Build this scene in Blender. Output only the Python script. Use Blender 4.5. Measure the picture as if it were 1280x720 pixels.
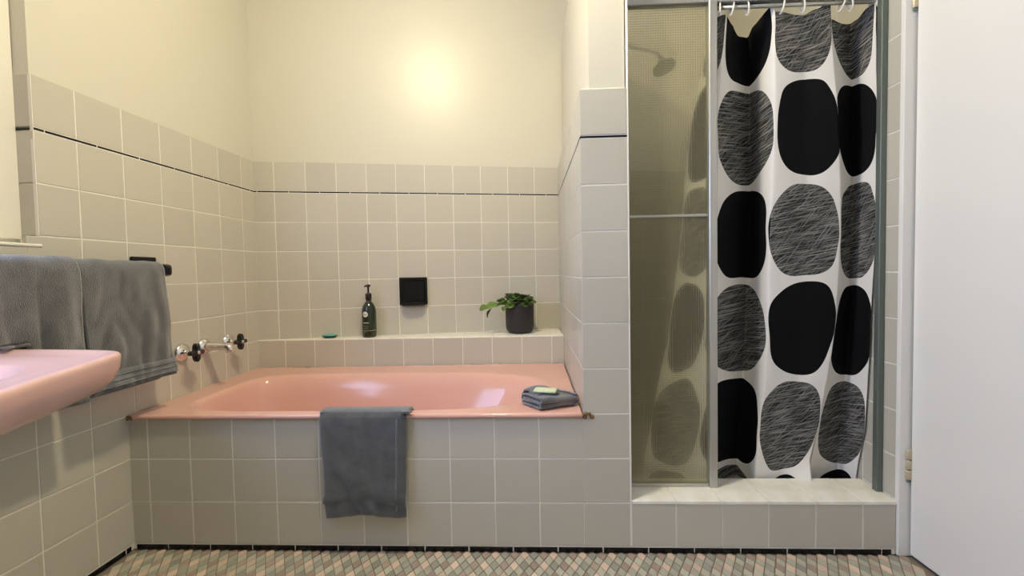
import bpy, bmesh, math, random
from mathutils import Vector, Matrix, noise
random.seed(7)
for o in list(bpy.data.objects): bpy.data.objects.remove(o)
C = bpy.context.scene.collection
U = 0.153                      # one wall tile (tile + joint) in metres; coordinates below are in tiles

# ------------------------------------------------------------------ camera
cx, cy, cz, yaw, pit, rol, foc = 9.2703, -9.4416, 6.2584, -0.0397, -0.0354, -0.0182, 538.51
cam = bpy.data.cameras.new('camera'); cam_o = bpy.data.objects.new('camera', cam); C.objects.link(cam_o)
_r = Vector((math.cos(yaw), -math.sin(yaw), 0))
_f = Vector((math.sin(yaw)*math.cos(pit), math.cos(yaw)*math.cos(pit), math.sin(pit)))
_u = _r.cross(_f)
_r2 = _r*math.cos(rol) + _u*math.sin(rol); _u2 = -_r*math.sin(rol) + _u*math.cos(rol)
cam_o.matrix_world = Matrix(((_r2.x, _u2.x, -_f.x, cx*U), (_r2.y, _u2.y, -_f.y, cy*U), (_r2.z, _u2.z, -_f.z, cz*U), (0, 0, 0, 1)))
cam.sensor_width = 36; cam.lens = foc*36/1280; cam.clip_start = 0.02
bpy.context.scene.camera = cam_o
# ------------------------------------------------------------------ daylight, exposure
W = bpy.data.worlds.new('sky'); bpy.context.scene.world = W; W.use_nodes = True
bg = W.node_tree.nodes['Background']; bg.inputs[0].default_value = (0.43, 0.57, 1.0, 1); bg.inputs[1].default_value = 16.0
LAMP_COL, LAMP_STR = (1.0, 0.87, 0.54, 1), 580.0
vs = bpy.context.scene.view_settings
vs.view_transform = 'Standard'; vs.look = 'None'; vs.gamma = 1; vs.use_curve_mapping = False; vs.exposure = 0.0
pl = bpy.data.lights.new('window_daylight', 'AREA'); plo = bpy.data.objects.new('window_daylight', pl); C.objects.link(plo)
pl.shape = 'RECTANGLE'; pl.size = 6.0*U; pl.size_y = 7.6*U
pl.cycles.is_portal = True
plo.location = (-1.3*U, -6.7*U, 10.1*U); plo.rotation_euler = (0, -math.pi/2, 0)
LP = (7.6, -2.5, 17.05)         # ceiling lamp

# ------------------------------------------------------------------ materials
def mat(name, col=(.8, .8, .8), rough=.5, metal=0., **kw):
    m = bpy.data.materials.new(name); m.use_nodes = True
    b = m.node_tree.nodes['Principled BSDF']
    b.inputs['Base Color'].default_value = (*col, 1); b.inputs['Roughness'].default_value = rough; b.inputs['Metallic'].default_value = metal
    for k, v in kw.items(): b.inputs[k.replace('_', ' ')].default_value = v
    return m
def N(m, t, **kw):
    n = m.node_tree.nodes.new(t)
    for k, v in kw.items():
        if k in n.inputs.keys(): n.inputs[k].default_value = v
        else: setattr(n, k, v)
    return n
def ln(m, a, ao, b, bi): m.node_tree.links.new(a.outputs[ao], b.inputs[bi])
def P(m): return m.node_tree.nodes['Principled BSDF']
def bump(m, scale, strength, dist=.002, detail=3, coord='Object', stretch=None):
    tc = N(m, 'ShaderNodeTexCoord'); nz = N(m, 'ShaderNodeTexNoise'); nz.inputs['Scale'].default_value = scale; nz.inputs['Detail'].default_value = detail
    if stretch:
        mp = N(m, 'ShaderNodeMapping'); mp.inputs['Scale'].default_value = stretch
        ln(m, tc, coord, mp, 'Vector'); ln(m, mp, 'Vector', nz, 'Vector')
    else: ln(m, tc, coord, nz, 'Vector')
    b = N(m, 'ShaderNodeBump'); b.inputs['Strength'].default_value = strength; b.inputs['Distance'].default_value = dist
    ln(m, nz, 'Fac', b, 'Height'); ln(m, b, 'Normal', P(m), 'Normal')
    return nz
def vary(m, col, amt=.06, hue=.01):
    oi = N(m, 'ShaderNodeObjectInfo'); mr = N(m, 'ShaderNodeMapRange'); hs = N(m, 'ShaderNodeHueSaturation')
    mr.inputs['To Min'].default_value = 1-amt; mr.inputs['To Max'].default_value = 1+amt
    hs.inputs['Color'].default_value = (*col, 1)
    ln(m, oi, 'Random', mr, 'Value'); ln(m, mr, 'Result', hs, 'Value'); ln(m, hs, 'Color', P(m), 'Base Color')
    return hs
def mottled(m, c1, c2, scale, lo=.4, hi=.65, detail=4):
    tc = N(m, 'ShaderNodeTexCoord'); nz = N(m, 'ShaderNodeTexNoise'); nz.inputs['Scale'].default_value = scale; nz.inputs['Detail'].default_value = detail
    cr = N(m, 'ShaderNodeValToRGB'); cr.color_ramp.elements[0].position = lo; cr.color_ramp.elements[1].position = hi
    cr.color_ramp.elements[0].color = (*c1, 1); cr.color_ramp.elements[1].color = (*c2, 1)
    ln(m, tc, 'Object', nz, 'Vector'); ln(m, nz, 'Fac', cr, 'Fac'); ln(m, cr, 'Color', P(m), 'Base Color')
TILE = (.545, .52, .445)
M = {}
M['tile'] = mat('glazed_tile', TILE, .30); vary(M['tile'], TILE, .035); bump(M['tile'], 9, .12, .002, 1)
M['grout'] = mat('grout', (.80, .77, .70), .8); bump(M['grout'], 120, .2, .001)
M['black_tile'] = mat('black_glazed_tile', (.004, .004, .004), .12, Specular_IOR_Level=.3)
M['kerb_top'] = mat('worn_pale_tile', (.7, .68, .6), .28); mottled(M['kerb_top'], (.84, .80, .69), (.94, .92, .86), 14)
M['plaster'] = mat('gloss_wall_paint', (.645, .62, .525), .37); bump(M['plaster'], 14, .10, .004, 4, 'Object', (1.6, 1, .35))
M['white_paint'] = mat('white_enamel_paint', (.84, .83, .80), .32); bump(M['white_paint'], 10, .08, .003, 3, 'Object', (1, 1, .25))
M['cream_paint'] = mat('cream_enamel_paint', (.80, .77, .68), .35); bump(M['cream_paint'], 16, .08, .002)
M['ceiling'] = mat('ceiling_paint', (.80, .78, .72), .6)
M['pink'] = mat('pink_enamel', (.71, .42, .36), .13, Specular_IOR_Level=.4)
M['pink2'] = mat('pink_ceramic', (.70, .455, .41), .22)
M['chrome'] = mat('chrome', (.75, .73, .70), .12, 1.0)
M['black_plastic'] = mat('black_plastic', (.008, .008, .009), .22)
M['alu'] = mat('anodised_aluminium', (.50, .50, .46), .38, .75); bump(M['alu'], 60, .06, .001, 2, 'Object', (1, 1, .05))
M['alu_dark'] = mat('weathered_aluminium', (.17, .20, .18), .45, .5)
M['brass'] = mat('painted_hinge_metal', (.58, .50, .36), .4, .3)
M['floor_grout'] = mat('floor_grout', (.24, .20, .15), .85)
M['sealant'] = mat('brown_sealant_and_shade', (.16, .08, .03), .6); bump(M['sealant'], 60, .6, .004)
M['soil'] = mat('potting_soil', (.02, .014, .01), .95); bump(M['soil'], 80, 1, .006)
M['pot'] = mat('matt_black_pot', (.022, .021, .021), .55); bump(M['pot'], 40, .08, .002)
M['leaf'] = mat('leaf_green', (.06, .12, .02), .35); vary(M['leaf'], (.10, .17, .035), .5)
M['leaf_dark'] = mat('leaf_reddish', (.05, .045, .02), .4)
M['bottle'] = mat('dark_green_bottle', (.010, .020, .004), .10); P(M['bottle']).inputs['Coat Weight'].default_value = .5
M['pump'] = mat('dark_brown_pump', (.018, .010, .009), .25)
M['label'] = mat('label_print', (.75, .73, .66), .5)
M['label_dim'] = mat('label_print_dim', (.20, .20, .14), .5)
M['label_gold'] = mat('label_line', (.45, .40, .22), .5)
M['ring'] = mat('white_plastic', (.82, .80, .74), .3)
M['teal'] = mat('teal_soap', (.10, .42, .36), .35); M['teal_dark'] = mat('dark_green_dish', (.006, .05, .04), .2)
M['green_soap'] = mat('pale_green_soap', (.60, .68, .46), .5)
M['sky_white'] = mat('blind_white', (.8, .8, .8), .6)
def towel_mat(name, c):
    m = mat(name, c, .95); P(m).inputs['Sheen Weight'].default_value = .6; P(m).inputs['Sheen Roughness'].default_value = .6
    tc = N(m, 'ShaderNodeTexCoord'); n1 = N(m, 'ShaderNodeTexNoise'); n1.inputs['Scale'].default_value = 22; n1.inputs['Detail'].default_value = 5
    cr = N(m, 'ShaderNodeValToRGB'); cr.color_ramp.elements[0].position = .3; cr.color_ramp.elements[1].position = .72
    cr.color_ramp.elements[0].color = (*[x*.55 for x in c], 1); cr.color_ramp.elements[1].color = (*[x*1.55 for x in c], 1)
    ln(m, tc, 'Object', n1, 'Vector'); ln(m, n1, 'Fac', cr, 'Fac'); ln(m, cr, 'Color', P(m), 'Base Color')
    n2 = N(m, 'ShaderNodeTexNoise'); n2.inputs['Scale'].default_value = 420; n2.inputs['Detail'].default_value = 2
    ln(m, tc, 'Object', n2, 'Vector')
    b = N(m, 'ShaderNodeBump'); b.inputs['Strength'].default_value = .8; b.inputs['Distance'].default_value = .004
    ln(m, n2, 'Fac', b, 'Height'); ln(m, b, 'Normal', P(m), 'Normal')
    return m
M['towel'] = towel_mat('grey_terry', (.052, .058, .064)); M['hem'] = towel_mat('grey_woven_hem', (.10, .115, .13))
M['cloth'] = towel_mat('grey_washcloth', (.095, .10, .115))
# obscure shower glass: small square relief
g = M['glass'] = bpy.data.materials.new('obscure_glass'); g.use_nodes = True
b = P(g); b.inputs['Base Color'].default_value = (.93, .92, .82, 1); b.inputs['Transmission Weight'].default_value = 1; b.inputs['Roughness'].default_value = .16; b.inputs['IOR'].default_value = 1.35
tc = N(g, 'ShaderNodeTexCoord'); sx = N(g, 'ShaderNodeSeparateXYZ'); ln(g, tc, 'Object', sx, 'Vector')
def wav(ax):
    mu = N(g, 'ShaderNodeMath', operation='MULTIPLY'); mu.inputs[1].default_value = 2*math.pi/.0085
    si = N(g, 'ShaderNodeMath', operation='SINE'); ln(g, sx, ax, mu, 0); ln(g, mu, 'Value', si, 0); return si
ad = N(g, 'ShaderNodeMath', operation='ADD'); a1, a2 = wav('X'), wav('Z'); ln(g, a1, 'Value', ad, 0); ln(g, a2, 'Value', ad, 1)
bm_ = N(g, 'ShaderNodeBump'); bm_.inputs['Strength'].default_value = .55; bm_.inputs['Distance'].default_value = .001
ln(g, ad, 'Value', bm_, 'Height'); ln(g, bm_, 'Normal', b, 'Normal')
tr = N(g, 'ShaderNodeBsdfTransparent'); tr.inputs[0].default_value = (.95, .94, .83, 1)
mx = N(g, 'ShaderNodeMixShader'); mx.inputs[0].default_value = .62
ln(g, b, 'BSDF', mx, 1); ln(g, tr, 'BSDF', mx, 2)
hz = N(g, 'ShaderNodeBsdfDiffuse'); hz.inputs[0].default_value = (.80, .74, .52, 1); hz2 = N(g, 'ShaderNodeBsdfTranslucent'); hz2.inputs[0].default_value = (.62, .60, .44, 1)
hm = N(g, 'ShaderNodeMixShader'); hm.inputs[0].default_value = .35; ln(g, hz, 'BSDF', hm, 1); ln(g, hz2, 'BSDF', hm, 2)
mh = N(g, 'ShaderNodeMixShader'); mh.inputs[0].default_value = .14; ln(g, bm_, 'Normal', hz, 'Normal'); ln(g, bm_, 'Normal', hz2, 'Normal'); ln(g, mx, 'Shader', mh, 1); ln(g, hm, 'Shader', mh, 2)
ln(g, mh, 'Shader', g.node_tree.nodes['Material Output'], 'Surface')
# clear window glass
g = M['pane'] = bpy.data.materials.new('window_glass'); g.use_nodes = True
tr = N(g, 'ShaderNodeBsdfTransparent'); gl = N(g, 'ShaderNodeBsdfGlossy'); gl.inputs['Roughness'].default_value = .02
mx = N(g, 'ShaderNodeMixShader'); mx.inputs[0].default_value = .06
ln(g, tr, 'BSDF', mx, 1); ln(g, gl, 'BSDF', mx, 2); ln(g, mx, 'Shader', g.node_tree.nodes['Material Output'], 'Surface')
# lamp globe
g = M['globe'] = bpy.data.materials.new('lit_globe'); g.use_nodes = True
P(g).inputs['Emission Color'].default_value = LAMP_COL; P(g).inputs['Emission Strength'].default_value = LAMP_STR
# mosaic colours
for k, c in dict(sage=(.43, .42, .34), peach=(.64, .49, .39), grey=(.31, .30, .25), brown=(.37, .28, .23)).items():
    M['mosaic_'+k] = mat('mosaic_'+k, c, .45); vary(M['mosaic_'+k], c, .14)
# patterned curtain cloth
g = M['curtain'] = mat('printed_curtain_cloth', (.7, .7, .7), .8, Specular_IOR_Level=.12)
uv = N(g, 'ShaderNodeUVMap'); uv.uv_map = 'print'
nz = N(g, 'ShaderNodeTexNoise'); nz.inputs['Scale'].default_value = 1.3; nz.inputs['Detail'].default_value = 1; ln(g, uv, 'UV', nz, 'Vector')
sb_ = N(g, 'ShaderNodeVectorMath', operation='SUBTRACT'); sb_.inputs[1].default_value = (.5, .5, .5); ln(g, nz, 'Color', sb_, 0)
sc = N(g, 'ShaderNodeVectorMath', operation='MULTIPLY'); sc.inputs[1].default_value = (.30, .20, 0); ln(g, sb_, 'Vector', sc, 0)
dst = N(g, 'ShaderNodeVectorMath', operation='ADD'); ln(g, uv, 'UV', dst, 0); ln(g, sc, 'Vector', dst, 1)
fr = N(g, 'ShaderNodeVectorMath', operation='FRACTION'); ln(g, dst, 'Vector', fr, 0)
fl = N(g, 'ShaderNodeVectorMath', operation='FLOOR'); ln(g, uv, 'UV', fl, 0)
ce = N(g, 'ShaderNodeVectorMath', operation='SUBTRACT'); ce.inputs[1].default_value = (.5, .5, 0); ln(g, fr, 'Vector', ce, 0)
ab = N(g, 'ShaderNodeVectorMath', operation='ABSOLUTE'); ln(g, ce, 'Vector', ab, 0)
sp = N(g, 'ShaderNodeSeparateXYZ'); ln(g, ab, 'Vector', sp, 'Vector')
def powr(ax, half):
    d = N(g, 'ShaderNodeMath', operation='DIVIDE'); d.inputs[1].default_value = half; ln(g, sp, ax, d, 0)
    p = N(g, 'ShaderNodeMath', operation='POWER'); p.inputs[1].default_value = 2.7; ln(g, d, 'Value', p, 0); return p
px, pz = powr('X', .475), powr('Y', .465)
sm = N(g, 'ShaderNodeMath', operation='ADD'); ln(g, px, 'Value', sm, 0); ln(g, pz, 'Value', sm, 1)
ins = N(g, 'ShaderNodeMath', operation='LESS_THAN'); ins.inputs[1].default_value = 1.0; ln(g, sm, 'Value', ins, 0)
sf = N(g, 'ShaderNodeSeparateXYZ'); ln(g, fl, 'Vector', sf, 'Vector')
# cells from column 3 on sit one column further along the print (the fold hides one)
chk = N(g, 'ShaderNodeMath', operation='ADD'); ln(g, sf, 'X', chk, 0); ln(g, sf, 'Y', chk, 1)
par = N(g, 'ShaderNodeMath', operation='MODULO'); par.inputs[1].default_value = 2; ln(g, chk, 'Value', par, 0)
pab = N(g, 'ShaderNodeMath', operation='ABSOLUTE'); ln(g, par, 'Value', pab, 0)
def scratch(rot, sx_, sy_, lo, hi):
    mp = N(g, 'ShaderNodeMapping'); mp.inputs['Rotation'].default_value = (0, 0, rot); mp.inputs['Scale'].default_value = (1, 1, 1)
    m2 = N(g, 'ShaderNodeMapping'); m2.inputs['Scale'].default_value = (sx_, sy_, 1)
    n = N(g, 'ShaderNodeTexNoise'); n.inputs['Scale'].default_value = 1; n.inputs['Detail'].default_value = 2; n.inputs['Roughness'].default_value = .6
    ln(g, uv, 'UV', mp, 'Vector'); ln(g, mp, 'Vector', m2, 'Vector'); ln(g, m2, 'Vector', n, 'Vector')
    r = N(g, 'ShaderNodeMapRange'); r.inputs['From Min'].default_value = lo; r.inputs['From Max'].default_value = hi; ln(g, n, 'Fac', r, 'Value'); return r
s1, s2, s3 = scratch(-.12, 2.4, 70, .46, .74), scratch(-.80, 1.6, 95, .56, .74), scratch(-.45, 1.8, 80, .54, .74)
mxx = N(g, 'ShaderNodeMath', operation='MAXIMUM'); ln(g, s1, 'Result', mxx, 0); ln(g, s2, 'Result', mxx, 1)
mxy = N(g, 'ShaderNodeMath', operation='MAXIMUM'); ln(g, mxx, 'Value', mxy, 0); ln(g, s3, 'Result', mxy, 1)
def mixc(fa, fao, a, bcol):
    m_ = N(g, 'ShaderNodeMix', data_type='RGBA'); ln(g, fa, fao, m_, 0)
    for idx, v in ((6, a), (7, bcol)):
        if isinstance(v, tuple): m_.inputs[idx].default_value = (*v, 1)
        else: g.node_tree.links.new(v.outputs[2], m_.inputs[idx])
    return m_
inkS = mixc(mxy, 'Value', (.024, .024, .024), (.42, .41, .38))
ink = mixc(pab, 'Value', (.006, .006, .007), inkS)
colr = mixc(ins, 'Value', (.86, .84, .80), ink)
g.node_tree.links.new(colr.outputs[2], P(g).inputs['Base Color'])
tl = N(g, 'ShaderNodeBsdfTranslucent'); g.node_tree.links.new(colr.outputs[2], tl.inputs['Color'])
mx = N(g, 'ShaderNodeMixShader'); mx.inputs[0].default_value = .08
ln(g, P(g), 'BSDF', mx, 1); ln(g, tl, 'BSDF', mx, 2); ln(g, mx, 'Shader', g.node_tree.nodes['Material Output'], 'Surface')

# ------------------------------------------------------------------ mesh helpers (coordinates in tiles)
def BM(): return bmesh.new()
def box(bm, x0, x1, y0, y1, z0, z1, bev=0, seg=1):
    r = bmesh.ops.create_cube(bm, size=1)
    for v in r['verts']:
        v.co = Vector(((x0+x1)/2+v.co.x*(x1-x0), (y0+y1)/2+v.co.y*(y1-y0), (z0+z1)/2+v.co.z*(z1-z0)))
    if bev:
        es = list({e for v in r['verts'] for e in v.link_edges})
        bmesh.ops.bevel(bm, geom=es, offset=bev, segments=seg, affect='EDGES', profile=.5)
    return r['verts']
def rings(bm, rs, closed=True, cap0=True, cap1=True):
    """skin a list of rings (lists of points)"""
    vr = [[bm.verts.new(p) for p in r] for r in rs]
    n = len(rs[0])
    for a, b_ in zip(vr, vr[1:]):
        for i in range(n if closed else n-1):
            j = (i+1) % n
            bm.faces.new((a[i], a[j], b_[j], b_[i]))
    if closed and cap0: bm.faces.new(list(reversed(vr[0])))
    if closed and cap1: bm.faces.new(vr[-1])
    return vr
def lathe(bm, c, prof, n=24, axis=(0, 0, 1), cap0=True, cap1=True):
    ax = Vector(axis).normalized(); q = Vector((0, 0, 1)).rotation_difference(ax); c = Vector(c)
    rs = [[c + q @ Vector((r*math.cos(2*math.pi*i/n), r*math.sin(2*math.pi*i/n), h)) for i in range(n)] for r, h in prof]
    return rings(bm, rs, True, cap0, cap1)
def tube(bm, pts, r, n=10, closed=False):
    pts = [Vector(p) for p in pts]; rs = []
    up = None; k = len(pts)
    for i, p in enumerate(pts):
        t = (pts[(i+1) % k]-pts[i-1]) if closed else (pts[min(i+1, k-1)]-pts[max(i-1, 0)])
        t.normalize()
        if up is None: up = t.orthogonal().normalized()
        up = (up - t*up.dot(t)).normalized(); sd = t.cross(up)
        rr = r[i] if isinstance(r, (list, tuple)) else r
        rs.append([p + up*(rr*math.cos(2*math.pi*j/n)) + sd*(rr*math.sin(2*math.pi*j/n)) for j in range(n)])
    if closed: rs.append(rs[0]); rings(bm, rs, True, False, False); bmesh.ops.remove_doubles(bm, verts=bm.verts, dist=1e-5)
    else: rings(bm, rs)
def grid(bm, nu, nv, fn, uvfn=None):
    vs_ = [[bm.verts.new(fn(i/nu, j/nv)) for j in range(nv+1)] for i in range(nu+1)]
    lay = bm.loops.layers.uv.new('print') if uvfn else None
    for i in range(nu):
        for j in range(nv):
            f = bm.faces.new((vs_[i][j], vs_[i+1][j], vs_[i+1][j+1], vs_[i][j+1]))
            if lay:
                for l, (a, c) in zip(f.loops, ((i, j), (i+1, j), (i+1, j+1), (i, j+1))): l[lay].uv = uvfn(a/nu, c/nv)
def obj(name, bm, m, parent=None, org=(0, 0, 0), smooth=False, mods=None, recalc=True):
    """link bm as ONE mesh object; with a parent the mesh is moved into the parent's frame"""
    if parent is not None:
        root = parent if 'base' in parent else parent.parent
        if root is not None and 'base' in root: org = tuple(root['base'])
    if recalc: bmesh.ops.recalc_face_normals(bm, faces=bm.faces)
    for v in bm.verts: v.co = (v.co - Vector(org))*U
    me = bpy.data.meshes.new(name); bm.to_mesh(me); bm.free()
    if smooth:
        for p in me.polygons: p.use_smooth = True
    if m is not None: me.materials.append(M[m])
    o = bpy.data.objects.new(name, me); C.objects.link(o)
    if parent is not None: o.parent = parent
    else: o.location = Vector(org)*U
    return o
def solid(o, t, off=0, sub=0):
    md = o.modifiers.new('thickness', 'SOLIDIFY'); md.thickness = t*U; md.offset = off
    if sub: s = o.modifiers.new('smooth', 'SUBSURF'); s.levels = sub; s.render_levels = sub
def autosmooth(o, ang=40):
    me = o.data
    me.polygons.foreach_set('use_smooth', [True]*len(me.polygons))
    try: me.set_sharp_from_angle(angle=math.radians(ang))
    except Exception: pass
def tag(o, label, cat, group=None):
    o['label'] = label; o['category'] = cat
    if group: o['group'] = group
    return o
def thing(name, base, label, cat, group=None):
    o = bpy.data.objects.new(name, None); o.empty_display_size = .03; C.objects.link(o); o.location = Vector(base)*U
    o['base'] = base
    return tag(o, label, cat, group)
def struct(o): o['kind'] = 'structure'; return o
def frame(name, org, rot, bm, m):
    """a wall: mesh in its own frame (x along the wall, -y out of it)"""
    for v in bm.verts: v.co *= U
    bmesh.ops.recalc_face_normals(bm, faces=bm.faces)
    me = bpy.data.meshes.new(name); bm.to_mesh(me); bm.free(); me.materials.append(M[m])
    o = bpy.data.objects.new(name, me); C.objects.link(o); o.location = Vector(org)*U; o.rotation_euler = (0, 0, rot)
    return struct(o)
# ------------------------------------------------------------------ tiles
GAP, THK, BEV = .026, .07, .010
_tm = {}
def tile_mesh(w, h, m, t=THK, bev=BEV):
    key = (round(w, 3), round(h, 3), m, t)
    if key in _tm: return _tm[key]
    bm = BM()
    def rect(y, i): return [Vector((-w/2+i, y, -h/2+i)), Vector((w/2-i, y, -h/2+i)), Vector((w/2-i, y, h/2-i)), Vector((-w/2+i, y, h/2-i))]
    bv = min(bev, w*.2, h*.2)
    rings(bm, [rect(0, 0), rect(-(t-bv), 0), rect(-(t-bv*.3), bv*.35), rect(-t, bv)], True, False, True)
    bmesh.ops.recalc_face_normals(bm, faces=bm.faces)
    for v in bm.verts: v.co = (v.co + Vector((0, t, 0)))*U     # front face at y = 0, body behind
    me = bpy.data.meshes.new('tile'); bm.to_mesh(me); bm.free(); me.materials.append(M[m]); _tm[key] = me
    return me
def put_tile(parent, x, z, w, h, m='tile', y=0., rot=None, name='tile', tilt=.0022, off=None):
    o = bpy.data.objects.new(name, tile_mesh(w, h, m)); C.objects.link(o); o.parent = parent
    rr = Matrix.Rotation(random.gauss(0, tilt), 4, 'X') @ Matrix.Rotation(random.gauss(0, tilt), 4, 'Z')
    T = Matrix.Translation(Vector((x, y+random.uniform(-.002, .002), z))*U)
    o.matrix_local = (off if off is not None else Matrix()) @ T @ rr
    return o
def rows(z0, n): return [z0+i for i in range(n+1)]
def field(parent, xs, zs, m='tile', skip=None, off=None, name='tile', y=0.):
    for a, b_ in zip(xs, xs[1:]):
        for c, d in zip(zs, zs[1:]):
            if skip and skip(a, b_, c, d): continue
            put_tile(parent, (a+b_)/2, (c+d)/2, b_-a-GAP, d-c-GAP, m, y, None, name, off=off)
def liner(parent, x0, x1, z, h, off=None, start=0., name='border_tile', y=0.):
    xs = [x0]; k = math.ceil((x0-start)+1e-6)
    while start+k < x1-.05:
        if start+k > x0+.05: xs.append(start+k)
        k += 1
    xs.append(x1)
    for a, b_ in zip(xs, xs[1:]): put_tile(parent, (a+b_)/2, z, b_-a-.022, h, 'black_tile', y, None, name, off=off)
def joined_field(parent, xs, zs, off, name='wall_tiles'):
    bm = BM()
    for a, b_ in zip(xs, xs[1:]):
        for c, d in zip(zs, zs[1:]): box(bm, a+GAP/2, b_-GAP/2, 0, THK, c+GAP/2, d-GAP/2)
    for v in bm.verts: v.co = off @ (v.co*U)
    me = bpy.data.meshes.new(name); bm.to_mesh(me); bm.free(); me.materials.append(M['tile'])
    o = bpy.data.objects.new(name, me); C.objects.link(o); o.parent = parent; o['kind'] = 'stuff'
B0, SL = .125, .05             # skirting height, border strip height
ZT = B0+10+SL                  # top of the tiling
R9 = rows(B0, 9); TOPROW = [B0+9+SL, ZT]
def joints(x0, x1, first, step=1.):
    xs = [x0]; k = 0; x = first
    while x < x1-.04:
        if x > x0+.04: xs.append(x)
        x += step
    return xs+[x1]
def bed(parent, x0, x1, z0, z1, off=None, d=.009, t=.06):
    bm = BM(); box(bm, x0, x1, d, d+t, z0, z1)
    for v in bm.verts: v.co = (off @ (v.co*U)) if off is not None else v.co*U
    me = bpy.data.meshes.new('grout_bed'); bm.to_mesh(me); bm.free(); me.materials.append(M['grout'])
    o = bpy.data.objects.new('grout_bed', me); C.objects.link(o); o.parent = parent
    return o
YB, SB = 4.8039, .2032; ang_b = math.atan(SB); kb = math.hypot(1, SB)
YS, SS = 4.7813, .0282; ang_s = math.atan(SS)
SLF = .0155; ang_l = math.atan2(1, SLF)
XN, XN2, XR, XD = 10.42, 11.46, 17.15, 17.34
CEIL = 17.4; YR = -15.5
RZ = lambda a: Matrix.Rotation(a, 4, 'Z')
TR = lambda x, y, z: Matrix.Translation(Vector((x, y, z))*U)

# ------------------------------------------------------------------ room shell
bm = BM(); box(bm, -1.5, 19, YR-1, 9.5, -.5, -.025)
floor = struct(obj('floor', bm, 'floor_grout'))
bm = BM(); box(bm, -1.5, 19, YR-1, 9.5, CEIL, CEIL+.5)
struct(obj('ceiling', bm, 'ceiling'))
bm = BM(); box(bm, -1.5, 19, YR-.6, YR, 0, CEIL)
wr = struct(obj('wall_rear', bm, 'plaster'))
bm = BM(); box(bm, 0, XD, YR, YR+.05, 0, CEIL); obj('bounce_cut_panel', bm, 'tile', wr)  # unseen darker panel, added to cut bounce from the rear wall

# back wall (runs at an angle)
bm = BM(); box(bm, -.5, 18.6, .09, .7, 0, CEIL)
wall_back = frame('wall_back', (0, YB, 0), ang_b, bm, 'plaster')
xe = XN*kb+.06
xs = joints(0, xe, .6945*kb-1.0019*0, 1.0019)
bed(wall_back, 0, xe, 4.1, ZT-.02)
SD = (4.62*kb, 5.64*kb)
field(wall_back, xs, [4.125-.01]+[B0+k for k in range(5, 10)], skip=lambda a, b_, c, d: abs(c-(B0+5)) < .01 and abs((a+b_)/2-5.13*kb) < .4)
field(wall_back, xs, TOPROW)
liner(wall_back, 0, xe, B0+9+SL/2, SL-.008, start=.16)
joined_field(wall_back, joints(XN2*kb-.2, XR*kb+.3, 12.0), rows(B0, 10), Matrix())
bed(wall_back, XN2*kb-.25, XR*kb+.4, 0, B0+10)
bm = BM(); box(bm, XN2*kb-.3, XR*kb+.45, .04, .10, B0+10, CEIL)  # added whiter panel, brightens the upper shower behind the glass
for v in bm.verts: v.co *= U
me = bpy.data.meshes.new('shower_bright_panel'); bm.to_mesh(me); bm.free(); me.materials.append(M['white_paint'])
o = bpy.data.objects.new('shower_bright_panel', me); C.objects.link(o); o.parent = wall_back

# left wall with the window opening (local x = y of the room)
WY0, WY1, WZ0, WZ1 = -10.6, -1.57, 6.97, 13.4
bm = BM()
box(bm, WY1+.03, 5.6, .07, .9, 0, CEIL); box(bm, YR-.4, WY0, .07, .9, 0, CEIL)
box(bm, WY0, WY1+.03, .07, .9, 0, WZ0-.06); box(bm, WY0, WY1+.03, .07, .9, WZ1, CEIL)
wall_left = frame('wall_left', (0, 0, 0), ang_l, bm, 'plaster')
ys = joints(-9.8, 4.82, 4.203-14)
win = lambda a, b_, c, d: False
ysb = [v for v in ys if v > WY1+.1]
bed(wall_left, WY1, 4.82, WZ0-.04, ZT-.02); bed(wall_left, -9.8, 4.82, .0, WZ0-.04)
field(wall_left, ys, R9[:7])
field(wall_left, ys, [R9[6], R9[7]], skip=lambda a, b_, c, d: b_ < WY1+.3)
field(wall_left, [v for v in ys if v < WY1-.3]+[WY1+.0], [R9[6], WZ0-.06])
ysw = [WY1]+ysb[0:]
field(wall_left, ysw, R9[7:]); field(wall_left, ysw, TOPROW)
liner(wall_left, WY1, 4.82, B0+9+SL/2, SL-.008, start=.62)
# tiled reveal of the window opening (faces the window side)
off = TR(WY1, .0, 0) @ RZ(-math.pi/2)
field(wall_left, [-.40, -.0], R9[7:], off=off); field(wall_left, [-.40, 0.], TOPROW, off=off)
liner(wall_left, -.40, 0., B0+9+SL/2, SL-.008, off=off)
put_tile(wall_left, -.2, (WZ0+R9[7])/2, .38, R9[7]-WZ0-GAP, off=off)

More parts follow.
